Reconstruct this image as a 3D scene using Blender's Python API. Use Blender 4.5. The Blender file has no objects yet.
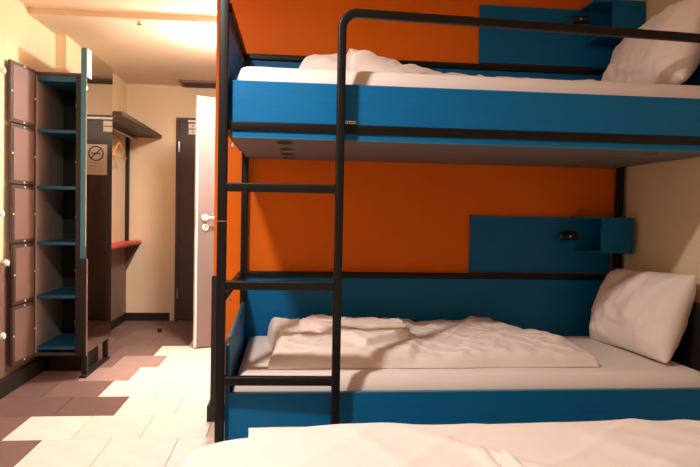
import bpy, bmesh, math, random
from mathutils import Vector, Matrix, noise
R = random.Random(7)
scene = bpy.context.scene
COL = scene.collection
PI = math.pi

# ------------------------------------------------------------------ camera
CAM = Vector((0.239, -2.364, 1.105)); YAW, PIT, ROL, FPX = 0.1001, -0.0312, 0.0194, 620.0
fw = Vector((math.sin(YAW)*math.cos(PIT), math.cos(YAW)*math.cos(PIT), math.sin(PIT)))
rt = Vector((math.cos(YAW), -math.sin(YAW), 0)); up = rt.cross(fw)
r2 = math.cos(ROL)*rt + math.sin(ROL)*up; u2 = -math.sin(ROL)*rt + math.cos(ROL)*up
cd = bpy.data.cameras.new('camera'); cd.sensor_width = 36; cd.lens = FPX/700*36; cd.clip_start = 0.02
cam = bpy.data.objects.new('camera', cd); COL.objects.link(cam)
m3 = Matrix((r2, u2, -fw)).transposed()
cam.matrix_world = Matrix.Translation(CAM) @ m3.to_4x4()
scene.camera = cam
# ------------------------------------------------------------------ light
world = bpy.data.worlds.new('world'); scene.world = world; world.use_nodes = True
world.node_tree.nodes['Background'].inputs[0].default_value = (1, .9, .8, 1)
world.node_tree.nodes['Background'].inputs[1].default_value = 0.02
ROOM_LAMP = (-0.335, -0.78, 2.358); ROOM_W = 45
HALL_LAMP = (-0.20, 2.05, 2.235); HALL_W = 44; HALL_DOWN_W = 48
BATH_W = 20
def lamp(name, loc, w, col, rad):
    d = bpy.data.lights.new(name, 'POINT'); d.energy = w; d.color = col; d.shadow_soft_size = rad
    o = bpy.data.objects.new(name, d); COL.objects.link(o); o.location = loc; return o
WARM = (1.0, .905, .845)
d = bpy.data.lights.new('room_lamp_light', 'AREA'); d.shape = 'DISK'; d.size = .12; d.energy = ROOM_W; d.color = WARM
o = bpy.data.objects.new('room_lamp_light', d); COL.objects.link(o); o.location = ROOM_LAMP
HALLC = (1.0, .915, .83)
lamp('hall_lamp_light', HALL_LAMP, HALL_W, HALLC, .05)
d = bpy.data.lights.new('hall_downlight', 'AREA'); d.shape = 'DISK'; d.size = .14; d.energy = HALL_DOWN_W; d.color = HALLC
o = bpy.data.objects.new('hall_downlight', d); COL.objects.link(o); o.location = (HALL_LAMP[0], HALL_LAMP[1], HALL_LAMP[2]-.075)
lamp('bathroom_light', (.75, 2.6, 2.1), BATH_W, (1.0, .86, .72), .1)
vs = scene.view_settings
vs.view_transform = 'Standard'; vs.look = 'None'; vs.gamma = 1; vs.use_curve_mapping = False
vs.exposure = 0.0

# ------------------------------------------------------------------ materials
def s2l(c): return tuple((x/255/12.92 if x/255 <= .04045 else ((x/255+.055)/1.055)**2.4) for x in c)
def mat(name, rgb, rough=.5, metal=0, var=.05, scale=8, bump=0, bscale=40, spec=.5, stretch=None, sheen=0):
    m = bpy.data.materials.new(name); m.use_nodes = True
    nt = m.node_tree; b = nt.nodes['Principled BSDF']
    b.inputs['Roughness'].default_value = rough; b.inputs['Metallic'].default_value = metal
    b.inputs['Specular IOR Level'].default_value = spec
    if sheen: b.inputs['Sheen Weight'].default_value = sheen
    c = s2l(rgb)
    tc = nt.nodes.new('ShaderNodeTexCoord'); mp = nt.nodes.new('ShaderNodeMapping')
    nt.links.new(tc.outputs['Object'], mp.inputs[0])
    if stretch: mp.inputs['Scale'].default_value = stretch
    n = nt.nodes.new('ShaderNodeTexNoise'); n.inputs['Scale'].default_value = scale; n.inputs['Detail'].default_value = 5
    nt.links.new(mp.outputs[0], n.inputs['Vector'])
    r = nt.nodes.new('ShaderNodeValToRGB')
    r.color_ramp.elements[0].position = .3; r.color_ramp.elements[1].position = .7
    r.color_ramp.elements[0].color = (*[x*(1-var) for x in c], 1); r.color_ramp.elements[1].color = (*[min(1, x*(1+var)) for x in c], 1)
    nt.links.new(n.outputs['Fac'], r.inputs[0]); nt.links.new(r.outputs[0], b.inputs['Base Color'])
    if bump:
        n2 = nt.nodes.new('ShaderNodeTexNoise'); n2.inputs['Scale'].default_value = bscale; n2.inputs['Detail'].default_value = 6
        nt.links.new(mp.outputs[0], n2.inputs['Vector'])
        bp = nt.nodes.new('ShaderNodeBump'); bp.inputs['Strength'].default_value = bump; bp.inputs['Distance'].default_value = .01
        nt.links.new(n2.outputs['Fac'], bp.inputs['Height']); nt.links.new(bp.outputs[0], b.inputs['Normal'])
    return m
def emit(name, rgb, s):
    m = bpy.data.materials.new(name); m.use_nodes = True; nt = m.node_tree
    nt.nodes.remove(nt.nodes['Principled BSDF']); e = nt.nodes.new('ShaderNodeEmission')
    e.inputs[0].default_value = (*rgb, 1); e.inputs[1].default_value = s
    nt.links.new(e.outputs[0], nt.nodes['Material Output'].inputs[0]); return m
M = dict(
 plaster=mat('beige_plaster', (234, 211, 178), .8, var=.03, scale=3, bump=.06, bscale=60, spec=.2),
 ceil=mat('ceiling_plaster', (240, 222, 200), .85, var=.02, scale=2, bump=.05, bscale=70, spec=.15),
 orange=mat('orange_paint', (234, 110, 0), .6, var=.035, scale=2.5, bump=.08, bscale=90, spec=.25),
 metal=mat('black_powder_coat', (15, 13, 13), .42, var=.08, scale=30, bump=.05, bscale=300, spec=.3),
 blue=mat('blue_laminate', (0, 105, 162), .5, var=.05, scale=14, bump=.04, bscale=200, spec=.25, stretch=(.4, 3, 3)),
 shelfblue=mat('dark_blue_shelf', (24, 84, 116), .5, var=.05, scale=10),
 blueedge=mat('blue_edge', (62, 126, 152), .45, var=.04, scale=10),
 sheet=mat('white_sheet', (240, 226, 220), .9, var=.015, scale=5, bump=.1, bscale=220, spec=.1, sheen=.2),
 duvet=mat('white_duvet_cotton', (243, 228, 221), .9, var=.015, scale=5, bump=.12, bscale=160, spec=.1, sheen=.2),
 under=mat('grey_bed_board', (108, 104, 103), .6, var=.06, scale=5, stretch=(1, 6, 1)),
 brown=mat('dark_brown_laminate', (74, 57, 52), .5, var=.07, scale=12, bump=.05, bscale=120),
 tan=mat('brown_panel', (124, 97, 89), .55, var=.05, scale=9, bump=.05, bscale=120),
 darkbrown=mat('near_black_brown', (44, 35, 34), .5, var=.07, scale=12),
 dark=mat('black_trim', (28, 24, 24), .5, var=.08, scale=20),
 void=mat('shaded_interior', (26, 23, 23), .7, var=.08, scale=8),  # near-black colour stands in for shade at the locker back and in slots
 inside=mat('locker_inside_grey', (165, 155, 142), .7, var=.05, scale=6),
 red=mat('red_board', (205, 62, 44), .45, var=.06, scale=8),
 white=mat('white_plastic', (242, 240, 236), .4, var=.02, scale=10),
 doorw=mat('pale_door_laminate', (128, 112, 111), .5, var=.03, scale=4),
 paper=mat('paper', (238, 222, 212), .8, var=.02, scale=8),
 ink=mat('ink', (60, 42, 42), .7, var=.05, scale=10),
 redink=mat('pale_print', (186, 160, 150), .7, var=.05, scale=10),
 steel=mat('brushed_steel', (190, 180, 172), .3, 1, var=.05, scale=40),
 wood=mat('hanger_wood', (196, 134, 84), .45, var=.12, scale=10, stretch=(1, 1, 8)),
 grout=mat('floor_grout', (188, 164, 152), .9, var=.06, scale=20),
 ventb=mat('vent_brown', (132, 98, 90), .6, var=.05, scale=12),
 brass=mat('brass', (190, 140, 80), .35, 1, var=.05, scale=20),
)
def tile_mats(pref, rgbs, rough):
    return [mat(f'{pref}_{i}', c, rough, var=.05, scale=7, bump=.05, bscale=50, spec=.35) for i, c in enumerate(rgbs)]
LT = tile_mats('light_tile', [(243, 223, 214), (240, 219, 209), (245, 227, 218)], .5)
DT = tile_mats('dark_tile', [(122, 96, 90), (116, 90, 85), (128, 100, 94)], .5)
MT = tile_mats('mid_tile', [(168, 140, 134)], .5)
def mirror_mat():
    m = bpy.data.materials.new('mirror'); m.use_nodes = True; b = m.node_tree.nodes['Principled BSDF']
    b.inputs['Base Color'].default_value = (.72, .66, .6, 1); b.inputs['Metallic'].default_value = 1
    b.inputs['Roughness'].default_value = .02; return m
M['mirror'] = mirror_mat()

# ------------------------------------------------------------------ helpers
def link(name, me, m, parent=None, smooth=False):
    o = bpy.data.objects.new(name, me); COL.objects.link(o)
    if m: me.materials.append(m)
    if smooth:
        for p in me.polygons: p.use_smooth = True
    if parent: o.parent = parent
    return o
def obj(name, bm, m, parent=None, smooth=False):
    bmesh.ops.recalc_face_normals(bm, faces=bm.faces)
    me = bpy.data.meshes.new(name); bm.to_mesh(me); bm.free()
    return link(name, me, m, parent, smooth)
def tag(o, label, cat, group=None):
    o['label'] = label; o['category'] = cat
    if group: o['group'] = group
    return o
def struct(o, label=None):
    o['kind'] = 'structure'
    if label: o['label'] = label
    return o
def thing(name, label, cat, loc=(0, 0, 0), rz=0, group=None):
    o = bpy.data.objects.new(name, None); COL.objects.link(o); o.empty_display_size = .05
    o.location = loc; o.rotation_euler[2] = rz
    return tag(o, label, cat, group)
def bbox(bm, x0, x1, y0, y1, z0, z1, bev=0, seg=2):
    vs = [bm.verts.new((x, y, z)) for x in (x0, x1) for y in (y0, y1) for z in (z0, z1)]
    fs = [bm.faces.new([vs[i] for i in f]) for f in ((0, 1, 3, 2), (4, 6, 7, 5), (0, 4, 5, 1), (2, 3, 7, 6), (0, 2, 6, 4), (1, 5, 7, 3))]
    if bev:
        es = {e for f in fs for e in f.edges}
        bmesh.ops.bevel(bm, geom=list(es), offset=bev, segments=seg, affect='EDGES', profile=.6)
    return bm
def box(name, x0, x1, y0, y1, z0, z1, m, parent=None, bev=.003):
    bm = bmesh.new(); bbox(bm, x0, x1, y0, y1, z0, z1, bev); return obj(name, bm, m, parent)
def cyl(bm, p0, p1, r0, r1=None, n=20):
    p0, p1 = Vector(p0), Vector(p1); r1 = r0 if r1 is None else r1
    d = (p1-p0); q = d.to_track_quat('Z', 'Y')
    A = [bm.verts.new(p0 + q @ Vector((r0*math.cos(2*PI*i/n), r0*math.sin(2*PI*i/n), 0))) for i in range(n)]
    B = [bm.verts.new(p1 + q @ Vector((r1*math.cos(2*PI*i/n), r1*math.sin(2*PI*i/n), 0))) for i in range(n)]
    for i in range(n): bm.faces.new((A[i], A[(i+1) % n], B[(i+1) % n], B[i]))
    bm.faces.new(A[::-1]); bm.faces.new(B)
    return bm
def cylo(name, p0, p1, r, m, parent=None, r1=None, n=20):
    o = obj(name, cyl(bmesh.new(), p0, p1, r, r1, n), m, parent)
    return o
def sweep(name, path, w, m, parent=None, round_=.35, closed_profile=8):
    """rounded-square tube of width w along a polyline"""
    h = w/2; c = h*round_; prof = []
    for (sx, sy, a0) in ((1, 1, 0), (-1, 1, 90), (-1, -1, 180), (1, -1, 270)):
        for k in range(4):
            a = math.radians(a0 + 30*k); prof.append((sx*(h-c) + c*math.cos(a), sy*(h-c) + c*math.sin(a)))
    P = [Vector(p) for p in path]; bm = bmesh.new(); rings = []
    t0 = (P[1]-P[0]).normalized()
    ref = Vector((0, 1, 0)) if abs(t0.y) < .9 else Vector((0, 0, 1))
    nrm = (ref - t0*ref.dot(t0)).normalized(); pt = t0
    for i, p in enumerate(P):
        if i == 0: t = t0
        elif i == len(P)-1: t = (P[i]-P[i-1]).normalized()
        else: t = ((P[i]-P[i-1]).normalized() + (P[i+1]-P[i]).normalized()).normalized()
        q = pt.rotation_difference(t); nrm = q @ nrm; pt = t
        bn = t.cross(nrm)
        rings.append([bm.verts.new(p + nrm*a + bn*b) for a, b in prof])
    n = len(prof)
    for a, b in zip(rings, rings[1:]):
        for i in range(n): bm.faces.new((a[i], a[(i+1) % n], b[(i+1) % n], b[i]))
    bm.faces.new(rings[0]); bm.faces.new(rings[-1][::-1])
    o = obj(name, bm, m, parent, True)
    o.data.set_sharp_from_angle(angle=math.radians(45)) if hasattr(o.data, 'set_sharp_from_angle') else None
    return o
def arc(c, r, a0, a1, u, v, n=8):
    c, u, v = Vector(c), Vector(u), Vector(v)
    return [c + u*(r*math.cos(a0+(a1-a0)*i/n)) + v*(r*math.sin(a0+(a1-a0)*i/n)) for i in range(n+1)]
def sstep(a, b, x):
    if a == b: return 1.0 if x >= a else 0.0
    t = max(0, min(1, (x-a)/(b-a))); return t*t*(3-2*t)
def fbm(x, y, z=0, o=4):
    s, a, f = 0, .5, 1
    for _ in range(o): s += a*noise.noise(Vector((x*f, y*f, z))); a *= .5; f *= 2.03
    return s
def ridge(x, y, z=0): return math.exp(-(noise.noise(Vector((x, y, z)))/.16)**2)
def field(name, nx, ny, fxy, ftop, zbot, m, parent=None):
    """closed soft body: fxy(u,v)->(x,y), ftop(u,v,x,y)->z, underside at zbot"""
    bm = bmesh.new(); T = []; B = []
    for i in range(nx+1):
        T.append([]); B.append([])
        for j in range(ny+1):
            u, v = i/nx, j/ny; x, y = fxy(u, v); z = ftop(u, v, x, y)
            edge = i in (0, nx) or j in (0, ny)
            T[i].append(bm.verts.new((x, y, max(z, zbot+.004))))
            B[i].append(bm.verts.new((x, y, zbot)) if edge else None)
    for i in range(nx):
        for j in range(ny): bm.faces.new((T[i][j], T[i+1][j], T[i+1][j+1], T[i][j+1]))
    ring = [(i, 0) for i in range(nx)] + [(nx, j) for j in range(ny)] + [(i, ny) for i in range(nx, 0, -1)] + [(0, j) for j in range(ny, 0, -1)]
    for (a, b), (c, d) in zip(ring, ring[1:]+ring[:1]):
        bm.faces.new((B[a][b], B[c][d], T[c][d], T[a][b]))
    bm.faces.new([B[a][b] for a, b in ring][::-1])
    return obj(name, bm, m, parent, True)
def edgeprof(u, v, lx, ly, r):
    """0 at the rim, 1 inside: quarter-round of radius r (metres)"""
    d = min(u*lx, (1-u)*lx, v*ly, (1-v)*ly)
    t = min(1, d/r); return math.sqrt(max(0, 1-(1-t)**2))

# ================================================================== ROOM
XL, XR, YW, YF = -1.365, 2.090, 0.930, 3.990
ZC, ZR, YSTEP, YN = 2.35, 2.388, 1.84, -3.1
XST = -0.145
# floor slab + tiles
floor = struct(box('floor', -2.0, 2.2, YN-.1, YF+.1, -.10, -.008, M['grout'], bev=0), 'tiled floor with light beige tiles meeting dark brown tiles in steps')
TX, TY, Y0 = .3185, .3503, .69
rows = {-4: -.91, -3: -.80, -2: -1.0, -1: -.910, 0: -1.098, 1: -.677, 2: -.862, 3: -.775, 4: -.660, 5: -.765, 6: -.557, 7: -.2, 8: -.3, 9: -.25}
limit = {7: 9, 8: 9, 9: 9}
tile_me = {}
def tile_mesh(w, d):
    k = (round(w, 3), round(d, 3))
    if k not in tile_me:
        bm = bmesh.new(); bbox(bm, 0, w, 0, d, -.008, 0, .0012, 1); bmesh.ops.recalc_face_normals(bm, faces=bm.faces)
        me = bpy.data.meshes.new('tile'); bm.to_mesh(me); bm.free(); me.materials.append(LT[0]); tile_me[k] = me
    return tile_me[k]
G = .0012
for r, xb in rows.items():
    y0 = Y0 + r*TY + G; y1 = Y0 + (r+1)*TY - G; y1 = min(y1, YF)
    if y1-y0 < .02: continue
    k0 = math.floor((-1.50-xb)/TX)
    for k in range(k0, 12):
        x0 = xb + k*TX; x1 = x0+TX
        a, b = max(x0+G, -1.50), min(x1-G, .55)
        if b-a < .03: continue
        o = bpy.data.objects.new('tile', tile_mesh(b-a, y1-y0)); COL.objects.link(o); o.parent = floor; o.location = (a, y0, 0)
        lightt = k >= 0 and r not in limit
        mm = R.choice(LT) if lightt else R.choice(DT)
        if k == -1 and r in (3, 4): mm = MT[0]
        o.material_slots[0].link = 'OBJECT'; o.material_slots[0].material = mm
# ceilings
struct(box('ceiling', -2.0, 2.2, YN-.1, YSTEP, ZR, ZR+.1, M['ceil'], bev=0), 'room ceiling, slightly higher than the hall ceiling')
struct(box('ceiling_hall', -2.0, 2.2, YSTEP, YF+.1, ZC, ZR+.1, M['ceil'], bev=.004), 'lower ceiling over the entrance hall')
# walls
wl = bmesh.new()
XN = -1.44
pl = [(-1.60, YN), (XN, YN), (XN, 2.31), (XL, 2.31), (XL, YF), (-1.60, YF)]
A = [wl.verts.new((x, y, 0)) for x, y in pl]; B = [wl.verts.new((x, y, ZR)) for x, y in pl]
wl.faces.new(A); wl.faces.new(B[::-1])
for i in range(6): wl.faces.new((A[i], B[i], B[(i+1) % 6], A[(i+1) % 6]))
struct(obj('wall_left', wl, M['plaster']), 'beige wall beside the open locker')
struct(box('wall_far', -1.5, .32, YF, YF+.1, 0, ZC, M['plaster'], bev=0), 'beige far wall with dark entrance door')
wo = bmesh.new(); bbox(wo, XST, XR, YW, YW+.11, 0, ZR, .004)
struct(obj('wall_back', wo, M['orange']), 'orange painted wall behind the bunk bed')
struct(box('wall_right', XR, XR+.1, YN, YW+.11, 0, ZR, M['plaster'], bev=0), 'beige wall at the head of the beds')
struct(box('wall_front', -1.5, XR+.1, YN-.1, YN, 0, ZR, M['plaster'], bev=0), 'beige wall behind the viewer')
wh = bmesh.new()
bbox(wh, .22, .32, YW+.11, 2.26, 0, ZC); bbox(wh, .22, .32, 2.26, 3.02, 2.06, ZC); bbox(wh, .22, .32, 3.02, YF, 0, ZC)
struct(obj('wall_hall', wh, M['plaster']), 'beige hall wall with bathroom doorway')
wb = bmesh.new(); bbox(wb, 1.5, 1.6, YW+.11, YF, 0, ZC); bbox(wb, .32, 1.5, YF, YF+.1, 0, ZC)
struct(obj('wall_bathroom', wb, M['plaster']), 'bathroom wall behind the doorway')
# baseboards
def base(name, *a): struct(box(name, *a, M['dark'], bev=.003), 'dark baseboard')
base('baseboard_far', XL, -.93, YF-.014, YF, 0, .08)
base('baseboard_left', XL, XL+.014, 2.42, YF-.014, 0, .08)
base('baseboard_left_near', XN, XN+.05, YN, 2.30, 0, .095)
bo = bmesh.new(); bbox(bo, XST-.024, XST, YW-.016, YW+.11, 0, .085, .003); bbox(bo, XST, XR, YW-.016, YW, 0, .085)
struct(obj('baseboard_back', bo, M['dark']), 'dark baseboard wrapping the orange wall corner')
tg = bmesh.new(); bbox(tg, XST-.008, XST, YW-.006, YW+.11, .085, .768); bbox(tg, XST, XST+.03, YW-.006, YW, .085, .768)
struct(obj('trim_1', tg, M['dark']), 'black corner guard on the orange wall')
# brown cladding below the red board, corner strip above
struct(box('trim_2', XL, XL+.008, 2.42, YF-.002, .08, .775, M['tan'], bev=.001), 'brown wall cladding below the red board')
struct(box('trim_3', XL, XL+.034, YF-.034, YF, .80, 1.822, M['dark'], bev=.002), 'dark vertical strip in the wall corner')

struct(box('trim_5', XN, XN+.008, YN, 2.30, .095, .79, M['tan'], bev=.001), 'brown wall cladding beside the open locker doors')
# ---- entrance door
D1 = bpy.data.objects.new('door_1', None); COL.objects.link(D1); D1.location = (-.88, YF, 0); struct(D1, 'dark brown entrance door at the end of the hall')
bm = bmesh.new(); bbox(bm, .03, .87, -.022, 0, .006, 2.0, .003); obj('door_leaf', bm, M['brown'], D1)
bm = bmesh.new(); bbox(bm, 0, .03, -.03, 0, 0, 2.03, .002); bbox(bm, .87, .90, -.03, 0, 0, 2.03, .002); bbox(bm, .03, .87, -.03, 0, 2.0, 2.03, .002); obj('door_frame', bm, M['brown'], D1)
for z in (1.74, .28):
    cylo('hinge', (.032, -.038, z-.05), (.032, -.038, z+.05), .009, M['steel'], D1, n=12)
bm = bmesh.new(); bbox(bm, .12, .50, -.06, -.022, 1.985, 2.005, .003); obj('door_closer', bm, M['white'], D1)
for z0 in (1.926, 1.868):
    p = box('door_notice', .12, .34, -.026, -.0225, z0, z0+.048, M['paper'], D1, bev=.0005)
    box('printed_line', .15, .17, -.0275, -.0262, z0+.014, z0+.034, M['redink'], p, bev=0)
# no-smoking sign on the door (seen in the mirror)
S = thing('no_smoking_sign', 'white no smoking notice on the dark entrance door, seen in the mirror', 'sign', (-.4725, YF-.0222, 1.593))
box('plate', -.105, .105, -.002, 0, -.149, .149, M['paper'], S, bev=.0005)
def ringmesh(r0, r1, y, n=40):
    bm = bmesh.new(); q = []
    for yy in (y, y-.001):
        q.append([[bm.verts.new((r*math.cos(2*PI*i/n), yy, r*math.sin(2*PI*i/n)+.06)) for i in range(n)] for r in (r0, r1)])
    for i in range(n):
        j = (i+1) % n
        bm.faces.new((q[0][0][i], q[0][1][i], q[0][1][j], q[0][0][j])); bm.faces.new((q[1][0][i], q[1][0][j], q[1][1][j], q[1][1][i]))
        bm.faces.new((q[0][1][i], q[1][1][i], q[1][1][j], q[0][1][j])); bm.faces.new((q[0][0][i], q[0][0][j], q[1][0][j], q[1][0][i]))
    return bm
obj('ban_ring', ringmesh(.062, .074, -.0022), M['ink'], S)
bm = bmesh.new(); bbox(bm, -.066, .066, -.0034, -.0022, -.005, .005); bmesh.ops.rotate(bm, verts=bm.verts, matrix=Matrix.Rotation(math.radians(45), 3, 'Y')); bmesh.ops.translate(bm, verts=bm.verts, vec=(0, 0, .06)); obj('ban_slash', bm, M['ink'], S)
box('cigarette', -.046, .046, -.0030, -.0022, .054, .066, M['ink'], S, bev=0)
for k, (w, z) in enumerate(((.16, -.035), (.12, -.06), (.12, -.072), (.15, -.095), (.13, -.115))):
    box('text_line', -w/2, w/2, -.0030, -.0022, z-.003, z+.003, M['redink'], S, bev=0)
# ---- white bathroom door, swung open
D2 = bpy.data.objects.new('door_2', None); COL.objects.link(D2); D2.location = (-.488, 2.665, 0); D2.rotation_euler[2] = math.radians(25); struct(D2, 'pale bathroom door standing open into the hall')
box('door_leaf', 0, .74, 0, .04, .012, 2.02, M['doorw'], D2, bev=.004)
box('edge_strip', -.0015, .012, -.002, .042, .012, 2.02, M['white'], D2, bev=.001)
box('latch_plate', -.003, -.0012, .012, .028, .95, 1.12, M['steel'], D2, bev=.0005)
esc = cylo('handle_rosette', (.07, 0, 1.055), (.07, -.011, 1.055), .026, M['white'], D2)
bm = bmesh.new(); cyl(bm, (.07, -.010, 1.055), (.07, -.05, 1.055), .009); cyl(bm, (.062, -.05, 1.055), (.19, -.05, 1.055), .0095); obj('door_handle', bm, M['white'], D2)
k = cylo('lock_rosette', (.075, 0, .978), (.075, -.011, .978), .026, M['white'], D2)
box('keyhole', .073, .077, -.0125, -.0108, .968, .988, M['ink'], k, bev=0)
# bathroom door frame
bm = bmesh.new()
bbox(bm, .205, .335, 2.24, 2.28, 0, 2.08, .003); bbox(bm, .205, .335, 3.0, 3.04, 0, 2.08, .003); bbox(bm, .205, .335, 2.28, 3.0, 2.04, 2.08, .003)
struct(obj('trim_4', bm, M['doorw']), 'pale bathroom door frame')
# ---- lamps
L1 = thing('ceiling_lamp', 'round ceiling lamp above the space between the beds', 'lamp', (ROOM_LAMP[0], ROOM_LAMP[1], ZR))
cylo('lamp_base', (0, 0, 0), (0, 0, -.022), .13, M['white'], L1, n=32)
bm = bmesh.new(); cyl(bm, (0, 0, -.022), (0, 0, -.028), .11, .10, 32); obj('lamp_diffuser', bm, emit('lamp_glow', (1, .82, .66), 3), L1)
L2 = thing('hall_lamp', 'small ceiling lamp in the hall beside the bathroom doorway', 'lamp', (HALL_LAMP[0], HALL_LAMP[1], ZC))
cylo('lamp_base', (0, 0, 0), (0, 0, -.03), .05, M['white'], L2, n=24)
cylo('lamp_neck', (0, 0, -.03), (0, 0, -.05), .018, M['white'], L2, n=16)
cylo('lamp_shade', (0, 0, -.178), (0, 0, -.186), .075, emit('hall_lamp_glow', (1, .88, .76), 4), L2, n=24)
# ---- ceiling vent + sprinkler
V = thing('ceiling_vent', 'brown ceiling vent near the entrance door', 'vent', (-.82, 3.70, ZC))
box('vent_frame', 0, .62, 0, .27, -.018, 0, M['ventb'], V, bev=.006)
for k in range(6): box('slat', .03, .59, .03+k*.037, .045+k*.037, -.022, -.0175, M['brown'], V, bev=.001)
Sp = thing('sprinkler', 'small metal sprinkler head on the hall ceiling', 'sprinkler', (-.755, 1.875, ZC))
cylo('body', (0, 0, 0), (0, 0, -.022), .008, M['steel'], Sp, n=12)
cylo('deflector', (0, 0, -.022), (0, 0, -.026), .017, M['steel'], Sp, n=12)
# ---- door stop
DS = thing('door_stop', 'small black and brass door stop on the dark hall floor', 'door stop', (-.905, 3.385, 0))
cylo('body', (0, 0, 0), (0, 0, .036), .021, M['dark'], DS, r1=.017)
cylo('cap', (0, 0, .036), (0, 0, .044), .014, M['brass'], DS, r1=.012)

# ================================================================== LOCKERS
YLK = 1.812
LK = thing('locker_cabinet', 'tall dark locker with blue shelves, its five small doors standing open', 'locker', (0, 0, 0))
ZL0, ZL1 = .165, 1.962
box('side_panel', -1.392, -1.372, YLK, 2.30, ZL0, ZL1, M['inside'], LK)
box('side_panel', -1.130, -1.100, YLK-.006, 2.30, ZL0-.02, ZL1, M['dark'], LK)
box('back_panel', -1.372, -1.130, 2.28, 2.30, ZL0, ZL1, M['void'], LK)
box('top_panel', -1.392, -1.100, YLK, 2.30, ZL1-.002, ZL1+.016, M['brown'], LK)
zs = [1.950, 1.604, 1.241, .880, .532, .198]
for i, z in enumerate(zs):
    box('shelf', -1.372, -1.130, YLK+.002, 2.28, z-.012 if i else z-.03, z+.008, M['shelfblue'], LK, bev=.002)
for i in range(5):
    z = zs[i+1] + .19
    cylo('hook', (-1.130, 1.97, z), (-1.150, 1.97, z), .008, M['steel'], LK, n=10)
    cylo('hook', (-1.25, 2.28, z+.02), (-1.25, 2.262, z+.02), .006, M['steel'], LK, n=10)
    cylo('lock_catch', (-1.130, 1.84, z-.02), (-1.140, 1.84, z-.02), .009, M['steel'], LK, n=10)
# base frame
box('plinth', -1.36, -1.12, 2.0, 2.28, 0, .145, M['dark'], LK)
box('bottom_panel', -1.392, -1.10, YLK+.005, 2.30, .145, .166, M['brown'], LK)
# doors (hinged on the left, swung towards the room)
dz = [(1.982, 1.618), (1.611, 1.250), (1.243, .890), (.883, .517), (.509, .150)]
ang = [6.0, 5.2, 4.0, 2.2, 3.4]
for (z1, z0), a in zip(dz, ang):
    d = bpy.data.objects.new('door', None); COL.objects.link(d); d.parent = LK
    d.location = (-1.376, YLK-.006, z0); d.rotation_euler[2] = math.radians(-a)
    h = z1-z0; w = .292
    box('door_frame', -.018, 0, -w, 0, 0, h, M['brown'], d, bev=.002)
    box('inner_panel', 0, .003, -w+.022, -.026, .022, h-.022, M['tan'], d, bev=.001)
    for (yy, zz) in ((-w+.011, h*.5), (-w*.5, h-.011), (-w*.5, .011), (-.012, h*.5)):
        cylo('rivet', (0, yy, zz), (.0045, yy, zz), .0055, M['white'], d, n=10)
# white tipped pegs on the wall beside the open doors
pegs = [(1.345, 1.878, 'topmost white round peg on the left wall beside the locker doors'), (1.315, 1.425, 'second white round peg from the top on the left wall'),
        (1.330, 1.070, 'third white round peg from the top on the left wall'), (1.395, .784, 'white round peg on the left wall at the top edge of the brown cladding'),
        (1.350, .368, 'lowest white round peg, on the brown wall cladding')]
for y, z, lab in pegs:
    x0 = XN if z > .79 else XN+.008
    P = thing('wall_peg', lab, 'wall peg', (x0, y, z), group='white pegs on the left wall')
    cylo('stem', (0, 0, 0), (-1.385-x0, 0, 0), .009, M['steel'], P, n=12)
    bm = bmesh.new(); cyl(bm, (-1.388-x0, 0, 0), (-1.380-x0, 0, 0), .015, .021, n=18); cyl(bm, (-1.380-x0, 0, 0), (-1.366-x0, 0, 0), .021, .016, n=18); obj('knob', bm, M['white'], P)
# ---- mirror panel
MP = thing('mirror_panel', 'tall blue edged mirror board standing on the side of the open locker', 'mirror', (0, 0, 0))
box('board', -1.098, -1.066, YLK-.012, 2.385, .155, 2.14, M['blueedge'], MP, bev=.002)
box('mirror_glass', -1.0665, -1.060, YLK-.010, 2.382, .16, 2.138, M['mirror'], MP, bev=.0008)
box('kick_board', -1.096, -1.052, YLK-.035, YLK-.0125, .15, .785, M['dark'], MP, bev=.002)
box('kick_edge', -1.052, -1.048, YLK-.034, YLK-.0135, .152, .783, M['tan'], MP, bev=.0005)
bm = bmesh.new(); bbox(bm, -1.098, -1.062, 1.835, 1.865, 0, .154, .002); bbox(bm, -1.098, -1.062, 2.30, 2.33, 0, .154, .002); bbox(bm, -1.098, -1.058, 1.80, 2.36, 0, .018, .002)
obj('base_frame', bm, M['dark'], MP)
box('paper_strip', -1.0599, -1.0585, YLK-.009, 1.885, 1.955, 2.136, M['white'], MP, bev=0)

# ---- wardrobe corner
WS = thing('wall_shelf', 'dark brown hat shelf above the coat hanger in the hall corner', 'shelf', (XL, YF, 1.824))
box('board', 0, .338, -1.47, 0, 0, .028, M['darkbrown'], WS, bev=.002)
box('edge_band', .338, .342, -1.47, 0, -.002, .030, M['brown'], WS, bev=.001)
cylo('clothes_rail', (.115, -1.40, -.035), (.115, -.05, -.035), .010, M['steel'], WS, n=14)
for y in (-1.35, -.1): cylo('rail_bracket', (.115, y, -.045), (.115, y, 0), .006, M['steel'], WS, n=10)
RB = thing('red_board', 'thin red topped board on the wall below the coat hanger', 'shelf', (XL, YF, .775))
box('top', 0, .155, -1.12, 0, .004, .026, M['red'], RB, bev=.002)
box('underside', 0, .153, -1.12, 0, -.008, .004, M['brown'], RB, bev=.001)
bm = bmesh.new()
def wedge(bm, pts, y0, y1):
    A = [bm.verts.new((x, y0, z)) for x, z in pts]; B = [bm.verts.new((x, y1, z)) for x, z in pts]
    bm.faces.new(A); bm.faces.new(B[::-1])
    for i in range(len(pts)): j = (i+1) % len(pts); bm.faces.new((A[i], B[i], B[j], A[j]))
wedge(bm, ((.008, -.008), (.14, -.008), (.008, -.28)), -.02, 0); obj('bracket', bm, M['tan'], RB)  # tan wedge stands in for the red board's shadow on the far wall
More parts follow.
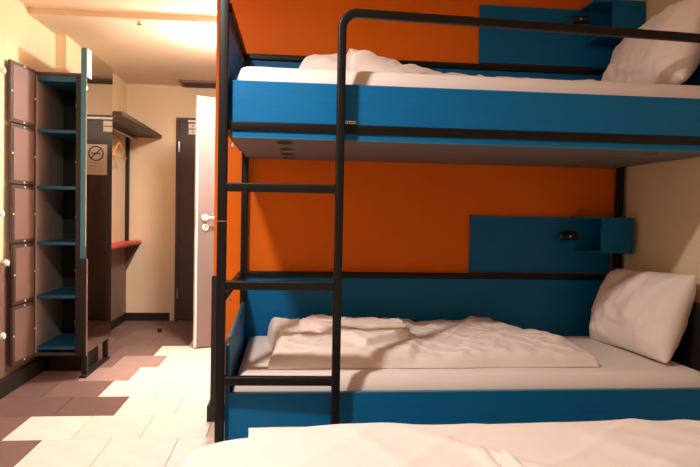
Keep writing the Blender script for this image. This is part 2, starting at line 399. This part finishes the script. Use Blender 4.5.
# hanger
HG = thing('coat_hanger', 'wooden coat hanger on the rail under the dark shelf', 'hanger', (XL+.115, 3.29, 1.779))
def tubeo(name, pts, r, m, parent, n=8):
    cu = bpy.data.curves.new(name, 'CURVE'); cu.dimensions = '3D'; cu.bevel_depth = r; cu.bevel_resolution = 3; cu.use_fill_caps = True
    sp = cu.splines.new('POLY'); sp.points.add(len(pts)-1)
    for p, q in zip(sp.points, pts): p.co = (*q, 1)
    t = bpy.data.objects.new('tmp', cu); me = bpy.data.meshes.new_from_object(t); bpy.data.objects.remove(t); bpy.data.curves.remove(cu)
    return link(name, me, m, parent, True)
pts = [Vector((0, .021*math.cos(a), .021*math.sin(a))) for a in [math.radians(x) for x in range(200, -91, -20)]] + [Vector((0, 0, -.08))]
tubeo('hook', pts, .0022, M['steel'], HG)
bm = bmesh.new(); ring = []
for i in range(17):
    s = -1 + i/8; y = s*.215; z = -.085 - .125*abs(s)**1.25; hh = .016*(1-.25*abs(s)); hw = .009
    ring.append([bm.verts.new((a*hw, y, z+b*hh)) for a, b in ((-1, -.6), (-.6, -1), (.6, -1), (1, -.6), (1, .6), (.6, 1), (-.6, 1), (-1, .6))])
for a, b in zip(ring, ring[1:]):
    for i in range(8): bm.faces.new((a[i], a[(i+1) % 8], b[(i+1) % 8], b[i]))
bm.faces.new(ring[0]); bm.faces.new(ring[-1][::-1]); obj('shoulders', bm, M['wood'], HG, True)
cylo('trouser_bar', (0, -.205, -.215), (0, .205, -.215), .006, M['wood'], HG, n=12)

# ================================================================== BUNK BED
BX, BD, T = 2.054, .895, .034
ZGF, ZGB, AX = 1.858, 1.905, .430
BB = thing('bunk_bed', 'black steel bunk bed with blue side panels and a ladder', 'bunk bed', (0, 0, 0))
mt = M['metal']
for nm, x, y, zt in (('post', -.007, 0, 2.12), ('post', BX, 0, 2.12), ('post', .014, BD, ZGB+.01), ('post', BX, BD, ZGB+.01)):
    p = sweep(nm, [(x, y, 0), (x, y, zt)], T if y == 0 else .034, mt, BB, .22)
    if y == 0: box('joint_ring', x-T/2-.0008, x+T/2+.0008, -T/2-.0008, T/2+.0008, 1.068, 1.0715, M['steel'], p, bev=0)
# ladder stile bending into the guard rail
RB_ = .058
path = [(AX, -.024, .0), (AX, -.024, 1.0)] + arc((AX+RB_, -.024, ZGF-RB_), RB_, PI, PI/2, (1, 0, 0), (0, 0, 1), 10) + [(1.2, -.022, ZGF-.012), (BX, -.018, ZGF-.030)]
sweep('guard_rail', path, .032, mt, BB, .45)
for z in (1.198, .829, .467):
    sweep('rung', [(.010, -.003, z), (AX-.016, -.020, z)], .033, mt, BB, .25)
# rails
sweep('rail', [(T/2, .030, 1.430), (BX-T/2, .030, 1.430)], .035, mt, BB, .22)
for z in (ZGB, .784, 1.43):
    sweep('rail', [(.018, BD, z), (BX-.018, BD, z)], .030, mt, BB, .22)
for x in (0, BX):
    sweep('end_rail', [(x, T/2, ZGF+.01), (x, BD-.018, ZGB)], .034, mt, BB, .22)
    if x == 0: sweep('end_rail', [(x, T/2, .784), (x, BD-.018, .784)], .026, mt, BB, .22)
    sweep('end_rail', [(x, T/2, 1.43), (x, BD-.018, 1.43)], .026, mt, BB, .22)
for z in (1.355, .762): cylo('bolt_cap', (.0205, .028, z), (.027, .028, z), .011, M['white'], BB, n=14)
# panels
PB = M['blue']
box('side_board', .020, BX-.03, .020, .040, 1.390, 1.602, PB, BB, bev=.002)
box('side_board', .022, BX-.03, .020, .040, .03, .408, PB, BB, bev=.002)
box('board_edge', .022, BX-.03, .0195, .0405, .408, .4115, M['blueedge'], BB, bev=.0005)
box('board_edge', .022, BX-.03, .0195, .0405, 1.3865, 1.390, M['blueedge'], BB, bev=.0005)
box('back_board', .02, BX-.02, BD-.002, BD+.014, 1.40, ZGB-.016, PB, BB, bev=.002)
box('back_board', .02, BX-.02, BD-.002, BD+.014, .10, .770, PB, BB, bev=.002)
bmx = bmesh.new()
def endboard(x0, x1, za0, zb0, zb):   # top follows the sloping rail
    bm = bmesh.new()
    v = [bm.verts.new(p) for p in ((x0, .022, zb), (x1, .022, zb), (x1, BD-.02, zb), (x0, BD-.02, zb), (x0, .022, za0), (x1, .022, za0), (x1, BD-.02, zb0), (x0, BD-.02, zb0))]
    for f in ((0, 1, 2, 3), (4, 5, 6, 7), (0, 1, 5, 4), (1, 2, 6, 5), (2, 3, 7, 6), (3, 0, 4, 7)): bm.faces.new([v[i] for i in f])
    return bm
bmx.free()
obj('end_board', endboard(-.010, .006, ZGF-.05, ZGB-.05, 1.45), PB, BB)
obj('end_board', endboard(.010, .026, .600, .640, .06), PB, BB)
box('end_board_lit_edge', .009, .0265, .022, BD-.02, .600, .604, M['blueedge'], BB, bev=0).rotation_euler[0] = math.atan2(.04, BD-.042)  # paler strip puts the lamp-lit top edge into the colour
obj('end_board', endboard(BX-.004, BX+.012, ZGF-.03, ZGB-.03, 1.45), PB, BB)
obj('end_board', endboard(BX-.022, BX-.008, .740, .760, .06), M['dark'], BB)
bpy.data.objects['end_board_lit_edge'].location.z -= .0008
# bed board with ventilation slots
def slotted(x0, x1, y0, y1, z0, z1, slots):
    bm = bmesh.new(); loops = []
    rect = [(x0, y0), (x1, y0), (x1, y1), (x0, y1)]
    pl = [rect] + [[(cx+rx*math.cos(2*PI*i/24), cy+ry*math.sin(2*PI*i/24)) for i in range(24)] for cx, cy, rx, ry in slots]
    for P in pl:
        v = [bm.verts.new((x, y, z0)) for x, y in P]
        for i in range(len(v)): loops.append(bm.edges.new((v[i], v[(i+1) % len(v)])))
    bmesh.ops.triangle_fill(bm, use_beauty=True, use_dissolve=False, edges=loops)
    r = bmesh.ops.extrude_face_region(bm, geom=bm.faces[:])
    bmesh.ops.translate(bm, verts=[g for g in r['geom'] if isinstance(g, bmesh.types.BMVert)], vec=(0, 0, z1-z0))
    return bm
slots = [(.232+.006*k-.009, y, .034, .072) for k, y in enumerate((.150, .405, .635, .835))] + [(BX-.3, y, .034, .072) for y in (.15, .405, .635, .835)]
obj('bed_board', slotted(.022, BX-.022, .044, YW-.003, 1.386, 1.399, slots), M['under'], BB)
box('slot_shade', .15, .32, .08, .89, 1.3992, 1.401, M['void'], BB, bev=0)  # dark plate added so the slots look shaded from below
box('bed_board', .028, BX-.028, .050, BD-.02, .20, .216, M['under'], BB)
st = box('sticker', .452, .492, 0.0190, .0199, 1.452, 1.463, M['white'], BB, bev=0)
for k in range(5): box('printed_mark', .455+k*.0072, .459+k*.0072, .0184, .0191, 1.455, 1.460, M['ink'], st, bev=0)
# ---- mattresses
def rounded_slab(name, x0, x1, y0, y1, z0, z1, r, rc, m, seed=0, amp=.004):
    lx, ly = x1-x0, y1-y0
    bm = bmesh.new(); bbox(bm, x0, x1, y0, y1, z0, z1)
    vert = [e for e in bm.edges if abs(e.verts[0].co.z-e.verts[1].co.z) > .01]
    bmesh.ops.bevel(bm, geom=vert, offset=rc, segments=8, affect='EDGES', profile=.5)
    hor = [e for e in bm.edges if abs(e.verts[0].co.z-z1) < 1e-5 and abs(e.verts[1].co.z-z1) < 1e-5]
    bmesh.ops.bevel(bm, geom=hor, offset=r, segments=5, affect='EDGES', profile=.5)
    return obj(name, bm, m, None, True)
def mattress(name, lab, x0, x1, y0, y1, z0, z1, seed, gr=None, rcl=.05):
    nx, ny = 110, 44
    def fxy(u, v):
        x = x0+(x1-x0)*u; y = y0+(y1-y0)*v
        return x, y
    def top(u, v, x, y):
        e = edgeprof(u, v, x1-x0, y1-y0, rcl)
        return z1 - (1-e)*.06 + .002*fbm(x*3, y*3, seed) + .0015*ridge(x*4+y*2, y*9-x*2, seed)*sstep(0, .2, 1-u)
    o = field(name, nx, ny, fxy, top, z0, M['sheet']); tag(o, lab, 'mattress', gr); return o
mattress('mattress', 'white sheeted mattress on the upper bunk', .034, BX-.03, .054, BD-.006, 1.405, 1.672, 3, 'mattresses')
mattress('mattress', 'white sheeted mattress on the lower bunk', .034, BX-.03, .054, BD-.006, .218, .468, 9, 'mattresses')

# ---- duvets
def wr(x, y, s, fx=5, fy=5, ang=0.):
    c, n = math.cos(ang), math.sin(ang); a, b = x*c+y*n, -x*n+y*c
    return ridge(a*fx*.35, b*fy*1.6, s)
# lower bunk: long duvet with its left end folded over
def low_xy(u, v):
    xr = 1.575 - .02*v - .13*sstep(.2, .9, v)
    x = .165 + .02*math.sin(v*5) + (xr-.165)*u + .006*noise.noise(Vector((u*6, v*6, 1)))
    yf = .150 + .012*noise.noise(Vector((u*5, 0, 2))) + .045*sstep(.3, 0, u)*0
    y = yf + (.865-yf)*v
    return x, y
FLAP = [(.29, .60), (.57, .21), (.80, .37), (.80, .66), (.36, .74)]
def low_z(u, v, x, y):
    lx, ly = 1.4, .72
    d = min(u*lx, v*ly, (1-v)*ly); e1 = math.sqrt(1-(1-min(1, d/.05))**2)
    dr = (1-u)*lx; e2 = sstep(-.03, .17, dr)**.7*.65 + .35*math.sqrt(1-(1-min(1, dr/.03))**2)
    df = v*ly; e3 = .45 + .55*sstep(0, .24, df)
    z = .4715 + e1*(.014 + (.058+.014*sstep(.85, 1.1, x))*e2*e3)
    # folded left part
    fold = sstep(.80, .755, x - .10*v + .02*math.sin(y*14)) 
    ef = math.sqrt(1-(1-min(1, max(0, v*ly)/.045))**2)*math.sqrt(1-(1-min(1, u*lx/.05))**2)
    z += fold*(.016 + .022*(1-e3))*ef
    # flap lying on the fold
    wx, wy = x + .010*noise.noise(Vector((x*6, y*6, 3))), y + .010*noise.noise(Vector((x*6, y*6, 8)))
    dmin = 9
    for (ax, ay), (bx, by) in zip(FLAP, FLAP[1:]+FLAP[:1]):
        ex, ey = bx-ax, by-ay; dmin = min(dmin, (ex*(wy-ay)-ey*(wx-ax))/math.hypot(ex, ey))
    z += .030*sstep(-.002, .009, dmin)*(1-.55*sstep(.04, .26, dmin)) 
    z += e1*(.010*fbm(x*5, y*5, 4) + .007*wr(x, y, 2, 6, 6, .9) + .006*wr(x, y, 6, 8, 9, -.5) + (.012*wr(x, y, 11, 4, 3, 1.1) + .016*fbm(x*9, y*5, 17, 3))*sstep(.85, 1.0, x))
    return z
o = field('duvet', 280, 150, low_xy, low_z, .4705, M['duvet']); tag(o, 'folded white duvet on the lower bunk behind the ladder', 'duvet', 'white duvets')
# upper bunk
def upz(u, v, x, y):
    lx, ly = 1.42, .70
    d = min(u*lx, (1-u)*lx, v*ly, (1-v)*ly); e1 = math.sqrt(1-(1-min(1, d/.05))**2)
    z = 1.6745 + e1*(.014 + .058*sstep(0, .30, v*ly))
    h1 = .065*math.exp(-((x-.40)/.12)**4)*sstep(.20, .34, y)*(.85+.3*noise.noise(Vector((x*7, y*5, 2))))
    h2 = .085*sstep(.47, .51, x)*(1-sstep(.53, .88, x)**.8)*sstep(.22, .34, y)
    z += e1*max(h1, h2) + e1*.020*sstep(1.5, .9, x)*sstep(.35, .6, y)*sstep(.3, .5, x)
    z += e1*(.014*fbm(x*4, y*4, 14) + .010*wr(x, y, 12, 6, 6, .9) + sstep(1.0, .8, x)*sstep(.2, .4, y)*(.028*fbm(x*9, y*7, 23, 3) + .014*wr(x, y, 29, 7, 5, .3)))
    return z
def up_xy(u, v):
    x = .262 + .07*(1-v)*0 + (1.68-.262)*u; y = .17+.05*math.sin(u*4)*0 + .70*v
    return x, y
o = field('duvet', 170, 80, up_xy, upz, 1.6740, M['duvet']); tag(o, 'crumpled white duvet on the upper bunk', 'duvet', 'white duvets')

# ---- pillows
def pillow(name, lab, M4, w, h, t, seed):
    """w along local x, h along local y, thickness t along local z"""
    n = 48; bm = bmesh.new(); T, B = [], []
    def sh(u, v, s):
        a, b = abs(u), abs(v); q = 1-.05*(a*b)**3; u *= q; v *= q
        e = max(0, 1-a**2.6)**.55*max(0, 1-b**2.6)**.55
        px = u*w/2*(1-.07*(1-b**2)*a**4); py = v*h/2*(1-.08*(1-a**2)*b**4)
        z = s*t/2*e
        fade = sstep(0, .25, 1-max(a, b))
        z += s*(.014*fbm(px*6, py*6, seed+s) + .016*wr(px, py, seed, 7, 8, math.atan2(v, u)*.7+.4) + .010*wr(px, py, seed+5, 9, 10, 1.2))*fade
        z += .010*noise.noise(Vector((u*2.5, v*2.5, seed+7)))
        return px, py, z
    for i in range(n+1):
        T.append([]); B.append([])
        for j in range(n+1):
            u, v = -1+2*i/n, -1+2*j/n
            u = math.sin(u*PI/2)*.35+u*.65; v = math.sin(v*PI/2)*.35+v*.65
            vt = bm.verts.new(sh(u, v, 1)); T[i].append(vt)
            B[i].append(vt if i in (0, n) or j in (0, n) else bm.verts.new(sh(u, v, -1)))
    for i in range(n):
        for j in range(n):
            bm.faces.new((T[i][j], T[i+1][j], T[i+1][j+1], T[i][j+1])); bm.faces.new((B[i][j], B[i][j+1], B[i+1][j+1], B[i+1][j]))
    o = obj(name, bm, M['duvet'], None, True); o.matrix_world = M4; tag(o, lab, 'pillow', 'white pillows'); return o
def frame(c, xa, ya):
    xa = Vector(xa).normalized(); ya = Vector(ya); ya = (ya-xa*ya.dot(xa)).normalized(); za = xa.cross(ya)
    return Matrix.Translation(Vector(c)) @ Matrix((xa, ya, za)).transposed().to_4x4()
pillow('pillow', 'plump white pillow propped at the head of the lower bunk', frame((1.940, .485, .664), (.03, -1, .035), (.38, -.17, 1)), .68, .43, .22, 3)
pillow('pillow', 'white pillow propped against the wall on the upper bunk', frame((1.930, .44, 1.86), (.02, -1, .10), (.36, -.1, 1)), .72, .45, .20, 21)

# ---- wall units with reading lamp and cubby
def wallunit(lab, x0, z0, lampdz):
    W = thing('reading_panel', lab, 'wall panel', (x0, YW, z0), group='reading panels on the orange wall')
    b = M['blue']
    box('board', 0, .80, -.018, 0, 0, .308, b, W, bev=.002)
    box('cubby_top', .56, .828, -.175, -.018, .300, .312, b, W, bev=.002)
    box('cubby_floor', .59, .828, -.175, -.018, .122, .134, b, W, bev=.002)
    box('cubby_side', .816, .828, -.175, -.018, .134, .300, b, W, bev=.001)
    box('cubby_front', .655, .828, -.187, -.175, .122, .312, b, W, bev=.002)
    q = lampdz
    cylo('lamp_mount', (.535, -.018, q), (.535, -.03, q), .024, M['dark'], W)
    bm = bmesh.new(); cyl(bm, (.535, -.03, q), (.535, -.055, q), .010); cyl(bm, (.490, -.066, q-.004), (.575, -.066, q+.004), .022); obj('lamp_head', bm, M['dark'], W)
    cylo('lamp_lens', (.4885, -.066, q-.004), (.4899, -.066, q-.004), .017, M['steel'], W)
    cylo('lamp_glint', (.530, -.088, q), (.530, -.092, q), .005, M['white'], W, n=10)  # white dot painted as the highlight on the black lamp head
wallunit('blue reading panel with black lamp and cubby above the lower bunk', 1.224, .803, .206)
wallunit('blue reading panel with black lamp and cubby above the upper bunk', 1.247, 1.934, .236)

# ================================================================== FOREGROUND BED
FB = thing('single_bed', 'low blue bed frame under the white bedding in the foreground', 'bed', (0, 0, 0))
FY1, FY0, FX0 = -.635, -1.56, -.028
box('side_board', FX0+.05, XR-.02, FY1-.035, FY1-.017, .06, .30, M['blue'], FB, bev=.002)
box('side_board', FX0+.05, XR-.02, FY0+.017, FY0+.035, .06, .30, M['blue'], FB, bev=.002)
box('end_board', FX0+.05, FX0+.068, FY0+.04, FY1-.04, .06, .30, M['blue'], FB, bev=.002)
box('bed_board', FX0+.07, XR-.03, FY0+.036, FY1-.036, .24, .258, M['under'], FB, bev=.002)
for x in (FX0+.09, XR-.06):
    for y in (FY0+.08, FY1-.08): sweep('leg', [(x, y, 0), (x, y, .24)], .04, mt, FB, .22)
def rc_field(name, x0, x1, y0, y1, z0, z1, rc, r, m, nx, ny, zf):
    def fxy(u, v):
        x = x0+(x1-x0)*u; y = y0+(y1-y0)*v
        # round the two left corners
        dx = x0+rc-x
        if dx > 0:
            lim = rc-math.sqrt(max(0, rc*rc-dx*dx)); ym = (y0+y1)/2; hw = (y1-y0)/2
            y = ym+(y-ym)*(hw-lim)/hw
        return x, y
    def top(u, v, x, y):
        e = edgeprof(u, v, x1-x0, y1-y0, r); return z1-(1-e)*r*.8 + zf(u, v, x, y)*e
    return field(name, nx, ny, fxy, top, z0, m)
o = rc_field('mattress', FX0, XR-.02, FY0, FY1, .2585, .493, .21, .05, M['sheet'], 120, 50, lambda u, v, x, y: .003*fbm(x*3, y*3, 31))
tag(o, 'white sheeted mattress of the bed in the foreground', 'mattress', 'mattresses')
CRX, CRY = .757, -.872
def fgz(u, v, x, y):
    z = .4955; d = min((x-.135), 2.0-x, (y+1.52), (-.622-y) if x > 0 else 1)
    e1 = math.sqrt(1-(1-min(1, max(0, d)/.05))**2)
    z += e1*(.004 + .011*sstep(.14, .42, x) + .008*fbm(x*2.2, y*2.2, 41) + .007*wr(x, y, 43, 3.5, 2.6, -.75)*sstep(.25, .5, x) + .004*wr(x, y, 47, 4, 3, .6))
    # open seam: a narrow pinched crease
    cc = CRX-.10*(y-CRY); c = math.exp(-((x-cc)/.008)**4)*sstep(CRY+.035, CRY-.02, y)*sstep(CRY-.2, CRY-.1, y)
    z += -.030*c + .014*math.exp(-((x-cc-.024)/.010)**2)*sstep(CRY-.005, CRY-.02, y) + .012*math.exp(-((x-cc+.03)/.02)**2)*sstep(CRY+.05, CRY-.03, y)
    return z
o = field('duvet', 300, 130, lambda u, v: (.135+.008*math.sin(v*9)+(2.04-.135)*u, -1.52+.90*v+.008*noise.noise(Vector((u*9, 0, 3)))*v), fgz, .4950, M['duvet'])
tag(o, 'smooth white duvet on the bed in the foreground', 'duvet', 'white duvets')
